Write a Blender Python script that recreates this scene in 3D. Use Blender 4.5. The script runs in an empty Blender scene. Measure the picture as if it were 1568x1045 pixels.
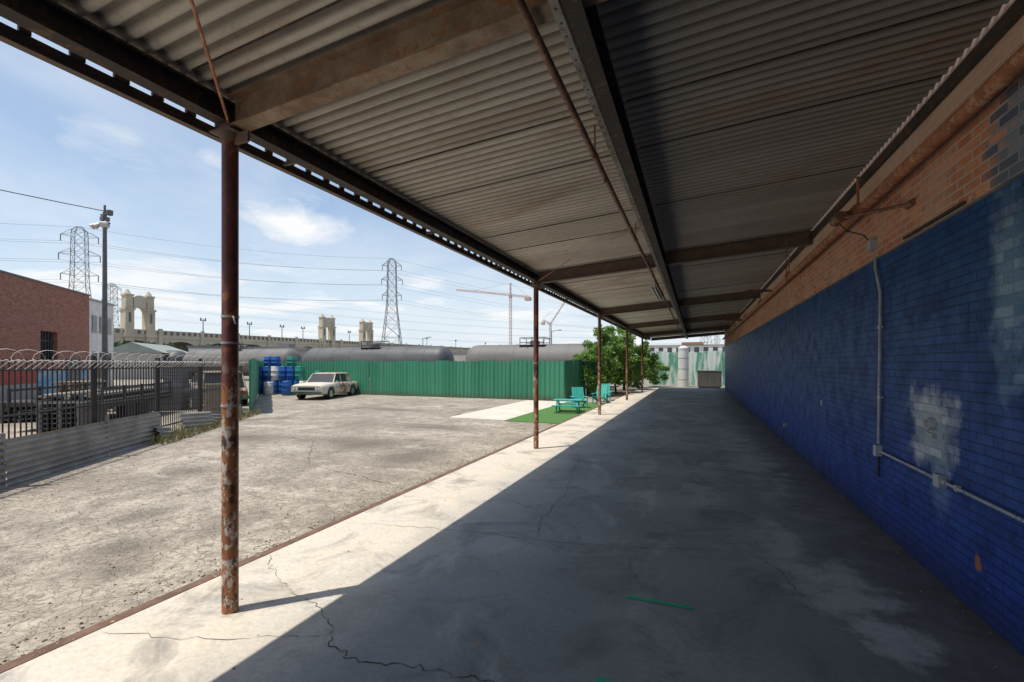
import bpy, bmesh, math, random
from mathutils import Vector, Matrix
import numpy as np
random.seed(7); np.random.seed(7)
scene = bpy.context.scene
COL = scene.collection

# ---------------------------------------------------------------- helpers
class MB:
    def __init__(s): s.v=[]; s.f=[]; s.m=[]; s.s=[]
    def add(s, vs, fs, mi=0, sm=False):
        o=len(s.v); s.v+= [tuple(v) for v in vs]
        for f in fs:
            s.f.append([o+i for i in f]); s.m.append(mi); s.s.append(sm)
    def box(s,x0,x1,y0,y1,z0,z1,mi=0):
        vs=[(x0,y0,z0),(x1,y0,z0),(x1,y1,z0),(x0,y1,z0),(x0,y0,z1),(x1,y0,z1),(x1,y1,z1),(x0,y1,z1)]
        s.add(vs,[(0,3,2,1),(4,5,6,7),(0,1,5,4),(1,2,6,5),(2,3,7,6),(3,0,4,7)],mi)
    def obox(s,c,ax,ay,az,mi=0):
        c=Vector(c);ax=Vector(ax);ay=Vector(ay);az=Vector(az)
        vs=[c+ax*i+ay*j+az*k for k in(-1,1) for (i,j) in((-1,-1),(1,-1),(1,1),(-1,1))]
        s.add(vs,[(0,3,2,1),(4,5,6,7),(0,1,5,4),(1,2,6,5),(2,3,7,6),(3,0,4,7)],mi)
    def cyl(s,p0,p1,r0,r1=None,n=12,mi=0,sm=True,cap=True):
        if r1 is None:r1=r0
        p0=Vector(p0);p1=Vector(p1);d=(p1-p0)
        if d.length<1e-6:return
        d.normalize(); a=d.orthogonal().normalized(); b=d.cross(a)
        vs=[]
        for p,r in((p0,r0),(p1,r1)):
            for i in range(n):
                t=2*math.pi*i/n+math.pi/n
                vs.append(p+a*(r*math.cos(t))+b*(r*math.sin(t)))
        s.add(vs,[(i,(i+1)%n,n+(i+1)%n,n+i) for i in range(n)],mi,sm)
        if cap:
            s.add(vs[:n],[tuple(reversed(range(n)))],mi); s.add(vs[n:],[tuple(range(n))],mi)
    def path(s,pts,r,n=6,mi=0):
        for a,b in zip(pts[:-1],pts[1:]): s.cyl(a,b,r,r,n,mi,True,n>4)
    def loft(s,rings,mi=0,sm=True,cap=True):
        n=len(rings[0]); vs=[p for r in rings for p in r]; fs=[]
        for k in range(len(rings)-1):
            for i in range(n):
                j=(i+1)%n; fs.append((k*n+i,k*n+j,(k+1)*n+j,(k+1)*n+i))
        s.add(vs,fs,mi,sm)
        if cap:
            s.add(rings[0],[tuple(reversed(range(n)))],mi); s.add(rings[-1],[tuple(range(n))],mi)
    def build(s,name,mats,parent=None,loc=(0,0,0),rz=0):
        me=bpy.data.meshes.new(name); me.from_pydata([tuple(v) for v in s.v],[],s.f)
        for m in (mats if isinstance(mats,(list,tuple)) else [mats]): me.materials.append(m)
        me.polygons.foreach_set('material_index',s.m); me.polygons.foreach_set('use_smooth',s.s)
        me.update()
        ob=bpy.data.objects.new(name,me); COL.objects.link(ob)
        ob.location=loc; ob.rotation_euler=(0,0,rz)
        if parent: ob.parent=parent
        return ob
def empty(name,loc=(0,0,0),rz=0,sc=1):
    e=bpy.data.objects.new(name,None); COL.objects.link(e); e.location=loc; e.rotation_euler=(0,0,rz); e.empty_display_size=.3; e.scale=(sc,sc,sc)
    return e

class NT:
    def __init__(s,name):
        s.mat=bpy.data.materials.new(name); s.mat.use_nodes=True
        s.t=s.mat.node_tree; s.b=s.t.nodes['Principled BSDF']
        s.co=s.n('ShaderNodeTexCoord').outputs['Object']
    def n(s,ty,**k):
        x=s.t.nodes.new(ty)
        for a,b in k.items(): setattr(x,a,b)
        return x
    def l(s,a,b): s.t.links.new(a,b)
    def set(s,sock,v):
        if isinstance(v,bpy.types.NodeSocket): s.l(v,sock)
        else: sock.default_value=v
    def noise(s,scale,detail=6,rough=.6,vec=None,dist=0):
        x=s.n('ShaderNodeTexNoise'); x.inputs['Scale'].default_value=scale; x.inputs['Detail'].default_value=min(detail,5)
        x.inputs['Roughness'].default_value=rough; x.inputs['Distortion'].default_value=dist
        s.l(vec or s.co,x.inputs['Vector']); return x.outputs['Fac']
    def ramp(s,f,a,b,va=0.,vb=1.):
        x=s.n('ShaderNodeMapRange'); s.set(x.inputs[0],f); x.inputs[1].default_value=a; x.inputs[2].default_value=b
        x.inputs[3].default_value=va; x.inputs[4].default_value=vb; return x.outputs[0]
    def mix(s,f,a,b,bl='MIX'):
        x=s.n('ShaderNodeMix',data_type='RGBA',blend_type=bl)
        s.set(x.inputs[0],f)
        for k,v in((6,a),(7,b)):
            if isinstance(v,(tuple,list)): x.inputs[k].default_value=(*v[:3],1)
            else: s.l(v,x.inputs[k])
        return x.outputs[2]
    def math(s,op,a,b=0.,c=None):
        x=s.n('ShaderNodeMath',operation=op); s.set(x.inputs[0],a); s.set(x.inputs[1],b)
        if c is not None: s.set(x.inputs[2],c)
        return x.outputs[0]
    def sep(s,v=None):
        x=s.n('ShaderNodeSeparateXYZ'); s.l(v or s.co,x.inputs[0]); return x.outputs
    def comb(s,a,b,c=0.):
        x=s.n('ShaderNodeCombineXYZ'); s.set(x.inputs[0],a); s.set(x.inputs[1],b); s.set(x.inputs[2],c); return x.outputs[0]
    def scl(s,v):
        x=s.n('ShaderNodeMapping'); x.inputs['Scale'].default_value=v; s.l(s.co,x.inputs[0]); return x.outputs[0]
    def bump(s,h,strength=.3,dist=.01):
        x=s.n('ShaderNodeBump'); x.inputs['Strength'].default_value=strength; x.inputs['Distance'].default_value=dist
        s.l(h,x.inputs['Height']); s.l(x.outputs[0],s.b.inputs['Normal'])
    def out(s,col,rough=.8,metal=0.,spec=None):
        if isinstance(col,(tuple,list)): s.b.inputs['Base Color'].default_value=(*col[:3],1)
        else: s.l(col,s.b.inputs['Base Color'])
        s.set(s.b.inputs['Roughness'],rough); s.b.inputs['Metallic'].default_value=metal
        if spec is not None: s.b.inputs['Specular IOR Level'].default_value=spec
        return s.mat

def simple(name,c1,c2=None,scale=3,rough=.8,metal=0,bump=0,lo=.35,hi=.65,spec=None,vs=None):
    m=NT(name); c2=c2 or tuple(x*.75 for x in c1)
    v=m.scl(vs) if vs else None
    f=m.noise(scale,5,.65,v); col=m.mix(m.ramp(f,lo,hi),c1,c2)
    if bump: m.bump(m.noise(scale*12,4),bump,.004)
    return m.out(col,rough,metal,spec)

# ---------------------------------------------------------------- materials
def mk_concrete():
    m=NT('platform_concrete'); x,y,z=m.sep()
    big=m.noise(.55,5,.6); mid=m.noise(2.2,5,.7); fine=m.noise(26,5,.75); sp=m.noise(90,3,.6)
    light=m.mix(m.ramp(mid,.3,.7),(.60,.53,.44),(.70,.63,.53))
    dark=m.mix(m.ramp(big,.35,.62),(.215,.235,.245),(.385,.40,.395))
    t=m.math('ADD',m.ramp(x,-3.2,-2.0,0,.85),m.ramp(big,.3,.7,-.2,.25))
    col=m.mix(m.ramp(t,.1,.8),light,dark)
    w=m.noise(1.0,5,.62,m.scl((1.1,.45,1)),1.2)
    col=m.mix(m.math('MULTIPLY',m.ramp(w,.54,.70),.55),col,(.58,.58,.55))
    col=m.mix(m.math('MULTIPLY',m.ramp(m.noise(1.3,5,.7,None,.8),.50,.66),.6),col,(.13,.135,.135))
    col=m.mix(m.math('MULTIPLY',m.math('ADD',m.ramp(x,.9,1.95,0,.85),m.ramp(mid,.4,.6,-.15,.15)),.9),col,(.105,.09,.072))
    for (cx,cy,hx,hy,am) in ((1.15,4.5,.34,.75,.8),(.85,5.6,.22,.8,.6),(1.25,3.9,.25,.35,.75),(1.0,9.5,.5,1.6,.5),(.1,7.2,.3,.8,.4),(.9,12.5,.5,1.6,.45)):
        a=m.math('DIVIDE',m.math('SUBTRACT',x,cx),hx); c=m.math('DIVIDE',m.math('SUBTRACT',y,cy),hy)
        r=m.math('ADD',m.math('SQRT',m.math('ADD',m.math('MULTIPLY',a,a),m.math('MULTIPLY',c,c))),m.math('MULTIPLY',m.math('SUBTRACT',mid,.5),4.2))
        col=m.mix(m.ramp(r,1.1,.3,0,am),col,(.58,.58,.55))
    col=m.mix(m.ramp(fine,.38,.75,.0,.35),col,(.10,.10,.095))
    col=m.mix(m.math('MULTIPLY',m.ramp(sp,.68,.72),.35),col,(.75,.73,.69))
    r=m.noise(3.1,3,.5); col=m.mix(m.math('MULTIPLY',m.ramp(r,.72,.78),.7),col,(.48,.24,.08))
    m.bump(m.math('ADD',m.math('MULTIPLY',fine,.6),m.math('MULTIPLY',sp,.3)),.25,.006)
    return m.out(col,m.ramp(mid,.3,.7,.5,.8),0,.4)
def mk_asphalt():
    m=NT('weathered_asphalt'); x,y,z=m.sep()
    big=m.noise(.28,5,.62,None,.6); mid=m.noise(1.6,5,.75); fine=m.noise(14,5,.85); g=m.noise(70,3,.7); p5=m.noise(5,5,.8)
    col=m.mix(m.ramp(big,.38,.62),(.33,.29,.24),(.48,.43,.36))
    col=m.mix(m.ramp(mid,.42,.62,0,.7),col,(.20,.172,.143))
    col=m.mix(m.ramp(m.noise(.9,5,.7,m.scl((.5,1.4,1)),.5),.54,.68,0,.7),col,(.62,.56,.475))
    col=m.mix(m.ramp(m.noise(.62,5,.65,m.scl((1,.6,1)),.5),.53,.68,0,.75),col,(.14,.12,.10))
    for (cx,cy,hx,hy) in ((-5.6,2.9,.4,.45),(-6.6,3.6,.3,.5),(-5.1,2.6,.3,.3),(-8.0,9.0,1.9,.8),(-5.6,8.2,.8,1.6),(-11,8.5,1.5,.8),(-7.5,12,2.2,.6),(-12,16,2.5,.8),(-8.5,5.5,.7,.5)):
        a=m.math('DIVIDE',m.math('SUBTRACT',x,cx),hx); c=m.math('DIVIDE',m.math('SUBTRACT',y,cy),hy)
        r=m.math('ADD',m.math('SQRT',m.math('ADD',m.math('MULTIPLY',a,a),m.math('MULTIPLY',c,c))),m.math('MULTIPLY',m.math('SUBTRACT',mid,.5),3.4))
        col=m.mix(m.ramp(r,1.1,.2,0,.75),col,(.085,.072,.06))
    nz=m.n('ShaderNodeTexNoise'); nz.inputs['Scale'].default_value=3.3; nz.inputs['Detail'].default_value=5; m.l(m.co,nz.inputs['Vector'])
    sc=m.n('ShaderNodeVectorMath',operation='SCALE'); sc.inputs['Scale'].default_value=.55
    wv=m.n('ShaderNodeVectorMath',operation='ADD'); m.l(nz.outputs['Color'],sc.inputs[0]); m.l(m.co,wv.inputs[0]); m.l(sc.outputs[0],wv.inputs[1])
    vo=m.n('ShaderNodeTexVoronoi',feature='DISTANCE_TO_EDGE'); vo.inputs['Scale'].default_value=8; m.l(wv.outputs[0],vo.inputs['Vector'])
    cm=m.math('MULTIPLY',m.ramp(vo.outputs['Distance'],0,.07,1,0),m.ramp(p5,.36,.52)); col=m.mix(m.math('MULTIPLY',cm,.62),col,(.12,.10,.08))
    col=m.mix(m.ramp(p5,.50,.68,0,.6),col,(.17,.145,.12))
    col=m.mix(m.ramp(fine,.44,.62,0,.6),col,(.16,.14,.115))
    col=m.mix(m.ramp(g,.56,.70,0,.5),col,(.68,.62,.54))
    m.bump(m.math('SUBTRACT',m.math('MULTIPLY',fine,.8),cm),.6,.016)
    return m.out(col,.9,0,.25)
def boxmask(m,a,b,a0,ha,b0,hb,nz,amp=.6,soft=.35):
    da=m.math('DIVIDE',m.math('ABSOLUTE',m.math('SUBTRACT',a,a0)),ha)
    db=m.math('DIVIDE',m.math('ABSOLUTE',m.math('SUBTRACT',b,b0)),hb)
    d=m.math('ADD',m.math('POWER',m.math('ADD',m.math('POWER',da,3.),m.math('POWER',db,3.)),.333),m.math('MULTIPLY',m.math('SUBTRACT',nz,.5),amp))
    return m.ramp(d,1-soft,1.,1,0)
def bricknode(m,a,b,bw=.215,rh=.0765,mo=.006,sm=.3):
    bt=m.n('ShaderNodeTexBrick'); bt.inputs['Scale'].default_value=1; bt.inputs['Brick Width'].default_value=bw
    bt.inputs['Row Height'].default_value=rh; bt.inputs['Mortar Size'].default_value=mo; bt.inputs['Mortar Smooth'].default_value=sm
    bt.inputs['Color1'].default_value=(0,0,0,1); bt.inputs['Color2'].default_value=(1,1,1,1); bt.inputs['Mortar'].default_value=(.5,.5,.5,1)
    m.l(m.comb(a,b),bt.inputs['Vector']); return bt
def mk_bluewall():
    m=NT('blue_painted_brick'); x,y,z=m.sep()
    wob=m.math('ADD',z,m.math('MULTIPLY',m.math('SUBTRACT',m.noise(1.5,3,.5),.5),.02))
    bt=bricknode(m,y,wob); br=bt.outputs['Color']; mo=bt.outputs['Fac']
    n1=m.noise(.8,5,.65); n2=m.noise(3.5,5,.7); n3=m.noise(14,5,.7); n4=m.noise(40,4,.7); nb=m.noise(2.4,4,.6,None,.6)
    col=m.mix(m.ramp(n1,.35,.65),(.008,.070,.25),(.010,.095,.30))
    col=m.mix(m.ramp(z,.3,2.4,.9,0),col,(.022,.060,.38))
    col=m.mix(m.ramp(br,0,1,0,.4),col,(.005,.030,.14))
    col=m.mix(m.ramp(n2,.45,.68,0,.7),col,(.006,.022,.085))
    col=m.mix(m.math('MULTIPLY',m.ramp(nb,.56,.70),.5),col,(.025,.12,.38))
    col=m.mix(m.math('MULTIPLY',m.ramp(n3,.62,.74),.5),col,(.06,.14,.45))
    col=m.mix(m.math('MULTIPLY',m.ramp(m.noise(9,4,.7),.69,.73),.75),col,(.26,.30,.36))
    col=m.mix(m.math('MULTIPLY',mo,.65),col,(.005,.018,.08))
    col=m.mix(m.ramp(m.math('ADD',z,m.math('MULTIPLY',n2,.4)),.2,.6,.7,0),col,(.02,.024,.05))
    p1=boxmask(m,y,z,5.22,.50,1.30,.40,n2,1.5,.45); p2=boxmask(m,y,z,4.13,.24,2.45,.80,n2,1.5,.6)
    p3=boxmask(m,y,z,3.2,.5,2.0,1.0,n2,1.3,.6); dr=boxmask(m,y,z,5.1,.22,.85,.35,n2,1.5,.7)
    nn=m.math('ADD',m.math('MULTIPLY',n4,.6),m.math('MULTIPLY',br,.4))
    pc=m.mix(m.ramp(nn,.35,.65),(.66,.69,.70),(.28,.36,.42))
    pc2=m.mix(m.ramp(nn,.35,.65),(.33,.46,.58),(.13,.26,.40))
    col=m.mix(m.math('MULTIPLY',p1,.85),col,pc); col=m.mix(m.math('MULTIPLY',p2,.8),col,pc2); col=m.mix(m.math('MULTIPLY',p3,.45),col,pc2); col=m.mix(m.math('MULTIPLY',dr,.3),col,pc2)
    rs=boxmask(m,y,z,4.5,.045,.40,.06,n3,2.6); col=m.mix(rs,col,(.42,.14,.06))
    h=m.math('SUBTRACT',m.math('ADD',m.math('MULTIPLY',n4,.3),m.math('MULTIPLY',n2,.5)),mo)
    m.bump(h,.9,.011)
    return m.out(col,m.ramp(n2,.3,.7,.42,.65),0,.3)
def mk_brick(name,ax,c1,c2,mort,stain=None,bw=.215,rh=.0765,bluepatch=False):
    m=NT(name); s=m.sep(); a=s[ax]; z=s[2]
    bt=bricknode(m,a,z,bw,rh,.011 if bluepatch else .007); br=bt.outputs['Color']; mo=bt.outputs['Fac']
    n1=m.noise(.9,5,.65); n2=m.noise(5,5,.7); n4=m.noise(45,4,.7)
    col=m.mix(br,c1,c2); col=m.mix(m.ramp(n2,.45,.72,0,.55),col,tuple(v*.45 for v in c1))
    if stain: col=m.mix(m.math('MULTIPLY',m.ramp(n1,.48,.66),.5),col,stain)
    col=m.mix(m.math('MULTIPLY',mo,.9),col,mort)
    if bluepatch:
        col=m.mix(m.ramp(m.math('ADD',z,m.math('MULTIPLY',n2,.5)),3.95,4.15,0,.6),col,(.66,.54,.44))
        p=boxmask(m,a,z,3.75,.62,3.35,.5,m.math('ADD',m.math('MULTIPLY',br,.3),m.math('MULTIPLY',n2,.8)),1.3,.3)
        col=m.mix(m.math('MULTIPLY',p,.85),col,m.mix(m.math('MAXIMUM',br,mo),(.04,.12,.20),(.20,.31,.38)))
    m.bump(m.math('SUBTRACT',m.math('MULTIPLY',n4,.3),mo),.9,.013)
    return m.out(col,.85,0,.3)
PITCH=.115; Y0,Y1=-9.,37.3
def mk_roof():
    m=NT('corrugated_sheet'); x,y,z=m.sep()
    n1=m.noise(1.0,5,.6,m.scl((.35,2.2,1))); n2=m.noise(9,5,.7)
    col=m.mix(m.ramp(n1,.35,.68),(.78,.72,.62),(.56,.51,.43))
    vo=m.n('ShaderNodeTexWhiteNoise',noise_dimensions='1D'); m.l(m.math('FLOOR',m.math('DIVIDE',m.math('SUBTRACT',y,Y0),PITCH*8)),vo.inputs['W'])
    col=m.mix(m.ramp(vo.outputs['Value'],0,1,0,.4),col,(.38,.345,.29))
    col=m.mix(m.ramp(n2,.5,.75,0,.4),col,(.26,.21,.16))
    # inner row of sheets is mixed darker and greyer
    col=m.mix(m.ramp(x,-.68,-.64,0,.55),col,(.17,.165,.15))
    ru=m.noise(.6,5,.6,m.scl((.6,1.6,1)),.6); col=m.mix(m.ramp(ru,.55,.70,0,.6),col,(.33,.19,.10))
    # groove shade painted into the sheet colour by wave phase, broken by noise
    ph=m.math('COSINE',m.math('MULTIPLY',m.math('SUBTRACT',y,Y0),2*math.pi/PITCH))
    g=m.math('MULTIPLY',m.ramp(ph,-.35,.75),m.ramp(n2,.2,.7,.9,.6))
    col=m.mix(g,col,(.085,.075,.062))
    m.bump(n2,.2,.004)
    return m.out(col,.6,0,.3)
def mk_rust(name,c1,c2,c3,sc=4,lo=.42,hi=.6,l3=.55,h3=.6):
    m=NT(name); a=m.noise(sc,5,.7); b=m.noise(sc*2.3,5,.7,None,.5); g=m.noise(60,4,.7)
    col=m.mix(m.ramp(a,lo,hi),c1,c2); col=m.mix(m.ramp(b,l3,h3),col,c3); m.bump(g,.35,.004)
    return m.out(col,m.ramp(a,.3,.7,.5,.85),0,.35)
def mk_post():
    m=NT('peeling_maroon_paint'); x,y,z=m.sep()
    v=m.scl((1,1,.6)); a=m.noise(9,5,.7,v); b=m.noise(5,5,.65,v,.6); c=m.noise(14,5,.7,v)
    col=m.mix(m.ramp(a,.4,.62),(.11,.035,.033),(.17,.06,.05))
    low=m.ramp(z,1.4,2.6,1,0)
    r=m.ramp(m.math('ADD',b,m.math('MULTIPLY',low,.16)),.58,.62)
    col=m.mix(r,col,(.33,.13,.05))
    w=m.math('MULTIPLY',m.ramp(c,.53,.58),m.ramp(z,1.6,1.95,.95,0)); col=m.mix(w,col,(.58,.52,.45))
    k=m.math('MULTIPLY',m.ramp(m.noise(11,5,.7,v,.4),.54,.60),m.ramp(z,1.8,2.3,.9,.0)); col=m.mix(k,col,(.045,.03,.025))
    m.bump(m.math('ADD',c,b),.5,.004); return m.out(col,.5,0,.4)
def mk_green():
    m=NT('green_painted_metal'); x,y,z=m.sep(); 
    s=m.math('ADD',x,m.math('MULTIPLY',y,1.3)); wn=m.n('ShaderNodeTexWhiteNoise',noise_dimensions='1D'); m.l(m.math('FLOOR',m.math('DIVIDE',s,.9)),wn.inputs['W'])
    n=m.noise(1.2,5,.7,m.scl((1,1,.4)))
    col=m.mix(wn.outputs['Value'],(.038,.20,.115),(.055,.255,.15)); col=m.mix(m.ramp(n,.5,.75,0,.5),col,(.09,.25,.17))
    col=m.mix(m.ramp(m.math('ADD',z,m.math('MULTIPLY',n,.5)),.25,.55,.7,0),col,(.10,.09,.06))
    return m.out(col,.6,0,.3)

M={}
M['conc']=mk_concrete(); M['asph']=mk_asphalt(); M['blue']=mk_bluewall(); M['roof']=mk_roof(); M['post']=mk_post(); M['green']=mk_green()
M['upbrick']=mk_brick('weathered_orange_brick',1,(.58,.19,.085),(.78,.35,.18),(.60,.50,.41),(.70,.50,.36),bluepatch=True)
M['redbrick']=mk_brick('red_brick',0,(.28,.095,.062),(.42,.165,.11),(.40,.33,.28),(.30,.13,.10),.24,.09)
M['ground']=simple('dry_ground',(.26,.24,.20),(.16,.15,.125),.08,.95)
M['steel']=mk_rust('dark_rusty_steel',(.040,.035,.032),(.065,.05,.042),(.13,.07,.04),5)
M['beam']=mk_rust('tan_rusted_beam',(.38,.28,.195),(.23,.155,.10),(.34,.16,.07),3)
M['bdark']=mk_rust('brown_beam_paint',(.13,.10,.08),(.17,.125,.09),(.24,.13,.075),3)
M['pipe']=mk_rust('rusty_pipe',(.46,.18,.085),(.30,.13,.07),(.56,.33,.20),5)
M['pbrn']=mk_rust('brown_pipe',(.24,.13,.08),(.16,.09,.06),(.34,.19,.11),5)
M['conduit']=mk_rust('grey_conduit',(.46,.47,.48),(.34,.36,.38),(.12,.18,.32),6,l3=.6,h3=.64)
M['plate']=mk_rust('grey_perforated_plate',(.30,.29,.27),(.21,.20,.18),(.19,.12,.08),5)
M['black']=simple('black_iron',(.02,.02,.021),(.04,.03,.025),5,.55)
M['galv']=simple('galvanised_wire',(.62,.60,.57),(.48,.44,.40),5,.5,.2)
M['corr']=mk_rust('old_corrugated_panel',(.36,.335,.30),(.25,.23,.205),(.28,.19,.13),1.6,l3=.62,h3=.72)
M['edge']=mk_rust('rusted_edge_angle',(.11,.06,.042),(.18,.11,.075),(.42,.33,.18),4,l3=.62,h3=.68)
M['crack']=simple('crack_dark',(.06,.055,.05),(.10,.09,.08),8,1)
M['tape']=simple('green_tape',(.0,.50,.25),(.0,.42,.2),8,.5)
M['turf']=simple('artificial_turf',(.08,.19,.04),(.05,.13,.03),30,1,0,.6)
M['slab']=simple('pale_concrete',(.60,.55,.48),(.50,.45,.39),1.4,.85,0,.2)
M['teal']=simple('turquoise_paint',(.05,.42,.36),(.04,.34,.30),6,.5)
M['stone']=simple('bridge_stone',(.52,.46,.35),(.42,.365,.28),.25,.9)
M['bshade']=simple('bridge_opening_shade',(.13,.12,.105),(.17,.15,.13),.3,.9)
M['tank']=simple('tank_car_paint',(.06,.063,.07),(.10,.10,.10),.9,.55,0,0,vs=(.3,1,1))
M['tank2']=simple('grey_tank_paint',(.16,.155,.145),(.11,.105,.10),.7,.65,0,0,vs=(.3,1,1))
M['pylon']=simple('galvanised_lattice',(.22,.23,.24),(.17,.18,.19),.2,.6)
M['cable']=simple('power_cable',(.20,.22,.25),(.2,.22,.25),1,.7)
M['crane']=simple('crane_paint',(.52,.38,.32),(.45,.33,.28),.2,.7)
M['white']=simple('dirty_white_paint',(.70,.69,.66),(.56,.54,.51),1.5,.6)
M['wtank']=simple('white_tank',(.76,.75,.72),(.64,.62,.58),1,.5)
M['glass']=simple('dark_glass',(.02,.025,.03),(.035,.04,.045),2,.1,0,0,spec=.7)
M['rubber']=simple('tyre_rubber',(.02,.02,.02),(.03,.03,.03),6,.85)
M['chrome']=simple('chrome',(.6,.6,.6),(.5,.5,.5),4,.25,1)
M['dgrey']=simple('dark_grey_metal',(.09,.09,.092),(.14,.13,.12),3,.6)
M['redp']=simple('red_painted_wall',(.42,.06,.04),(.32,.05,.035),1.5,.7)
M['bluep']=simple('graffiti_blue_wall',(.30,.38,.45),(.10,.30,.50),1.8,.7,0,0,.47,.53)
M['bark']=simple('bark',(.11,.08,.055),(.07,.05,.035),8,.9)
M['grass']=simple('dry_weeds',(.34,.28,.12),(.18,.19,.06),4,.9)
M['ivory']=simple('fixture_enamel',(.66,.67,.65),(.54,.54,.51),5,.4)
M['lroof']=simple('grey_green_roof',(.27,.31,.28),(.2,.23,.21),.6,.7)
M['farb']=simple('far_building_wall',(.42,.39,.35),(.33,.31,.29),.1,.8)
M['fard']=simple('far_dark_roof',(.17,.17,.18),(.22,.21,.21),.1,.8)
M['blueb']=simple('blue_drum_plastic',(.015,.10,.36),(.01,.07,.26),3,.4)
M['tealb']=simple('green_drum_plastic',(.02,.22,.16),(.02,.17,.12),3,.4)
M['peb']=simple('gravel_chips',(.34,.30,.25),(.14,.12,.10),4,.9)
def mk_leaf(name,a,b,c):
    m=NT(name); n=m.noise(1.4,3,.6); n2=m.noise(9,2,.6)
    col=m.mix(m.ramp(n,.35,.65),a,b); col=m.mix(m.ramp(n2,.5,.68,0,.8),col,c); mt=m.out(col,.55,0,.35)
    tr=m.n('ShaderNodeBsdfTranslucent'); m.l(col,tr.inputs['Color']); ms=m.n('ShaderNodeMixShader'); ms.inputs[0].default_value=.35
    o=m.t.nodes['Material Output']; m.l(m.b.outputs[0],ms.inputs[1]); m.l(tr.outputs[0],ms.inputs[2]); m.l(ms.outputs[0],o.inputs[0]); return mt
M['leaf']=mk_leaf('foliage',(.10,.21,.035),(.18,.32,.06),(.29,.40,.10))
M['leafd']=simple('distant_foliage',(.05,.085,.035),(.08,.12,.05),.3,.9)
def mk_carpaint():
    m=NT('patina_car_paint'); x,y,z=m.sep(); n=m.noise(2.2,5,.65,None,.4)
    col=m.mix(m.ramp(n,.49,.56),(.52,.45,.35),(.24,.085,.05)); k=m.ramp(x,.3,.9,1,0)
    col=m.mix(k,(.58,.53,.44),col); col=m.mix(m.ramp(z,1.1,1.3,0,.5),col,(.38,.31,.24)); col=m.mix(m.ramp(m.noise(6,5,.7),.58,.66,0,.5),col,(.27,.18,.12)); return m.out(col,.5,0,.4)
M['carp']=mk_carpaint()
M['tan']=simple('faded_tan_paint',(.42,.34,.25),(.33,.26,.19),2,.6)
M['silver']=simple('grey_car_paint',(.25,.26,.27),(.2,.2,.21),2,.4)
M['patch']=simple('tarp_fence',(.58,.64,.58),(.10,.30,.20),.9,.7,0,0,.46,.56,vs=(1.6,1,.35))

# ---------------------------------------------------------------- ground
b=MB(); b.add([(-2500,-2500,-.06),(2500,-2500,-.06),(2500,2500,-.06),(-2500,2500,-.06)],[(0,1,2,3)]); b.build('ground',M['ground'])
b=MB(); b.add([(-4.02,-14,-.05),(-4.02,36,-.05),(-75,36,-.05),(-75,-14,-.05)],[(0,1,2,3)]); b.build('asphalt_lot',M['asph'])
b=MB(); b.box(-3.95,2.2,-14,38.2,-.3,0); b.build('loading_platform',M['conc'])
b=MB(); b.box(-4.05,-3.953,-14,38.2,-.3,.004,0); b.build('platform_edge_strip',M['edge'])
b=MB(); b.add([(-8.3,14.4,-.045),(-6.05,14.4,-.045),(-6.05,22.6,-.045),(-8.3,22.6,-.045)],[(0,1,2,3)]); b.build('concrete_slab',M['slab'])
b=MB(); b.box(-6.04,-4.1,14.2,22.4,-.055,-.03); b.build('artificial_turf_mat',M['turf'])

def strip(bm,pts,w,z,jit=.03,sub=7,mi=0):
    P=[]
    for a,c in zip(pts[:-1],pts[1:]):
        for i in range(sub):
            t=i/sub; P.append((a[0]+(c[0]-a[0])*t+random.uniform(-jit,jit),a[1]+(c[1]-a[1])*t+random.uniform(-jit,jit)))
    P.append(pts[-1]); L=[];R=[]
    for i,p in enumerate(P):
        q=P[min(i+1,len(P)-1)]; o=P[max(i-1,0)]; d=Vector((q[0]-o[0],q[1]-o[1])); 
        if d.length<1e-5:d=Vector((1,0))
        d.normalize(); ww=w*random.uniform(.2,1.3)*(1 if 0<i<len(P)-1 else .1); nrm=(-d.y*ww/2,d.x*ww/2)
        L.append((p[0]+nrm[0],p[1]+nrm[1],z)); R.append((p[0]-nrm[0],p[1]-nrm[1],z))
    n=len(P); bm.add(L+R,[(i,n+i,n+i+1,i+1) for i in range(n-1)],mi)
b=MB()
strip(b,[(-3.9,3.3),(-3.66,3.08),(-3.2,2.86),(-2.8,2.75),(-2.43,2.56),(-2.39,2.45)],.006,.003)
strip(b,[(-2.39,2.45),(-2.68,2.33),(-3.19,2.09),(-3.9,1.9)],.005,.003)
strip(b,[(-2.39,2.45),(-2.2,2.36),(-1.98,2.31),(-1.61,2.42),(-1.35,2.44),(-1.1,2.48),(-.6,2.3),(.2,2.4)],.009,.003)
strip(b,[(-3.9,4.3),(-2.6,4.56),(-1.33,4.69),(-.66,4.8),(.58,5.2)],.006,.003,.03,14)
strip(b,[(-2.2,9.1),(-1.79,6.68),(-1.74,5.2),(-1.6,4.7)],.007,.003,.04,14)
strip(b,[(-2.2,9.1),(-3.9,9.5)],.007,.003,.04); strip(b,[(-2.2,9.1),(.2,8.8),(1.9,9.3)],.006,.003,.04,10)
strip(b,[(-.66,4.8),(-.55,4.3),(-.4,3.9)],.004,.003); strip(b,[(.6,5.1),(.75,4.6),(.85,4.2)],.007,.003)
strip(b,[(-3.9,15.2),(-1,15.0),(1.9,15.3)],.010,.003,.03,10); strip(b,[(-3.9,22),(1.9,22.3)],.012,.003,.03,14)
b.build('concrete_crack',M['crack'])
b=MB()
strip(b,[(-4.12,-3),(-4.13,3),(-4.1,9),(-4.13,16),(-4.12,30)],.045,-.046,.012,20)
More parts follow.
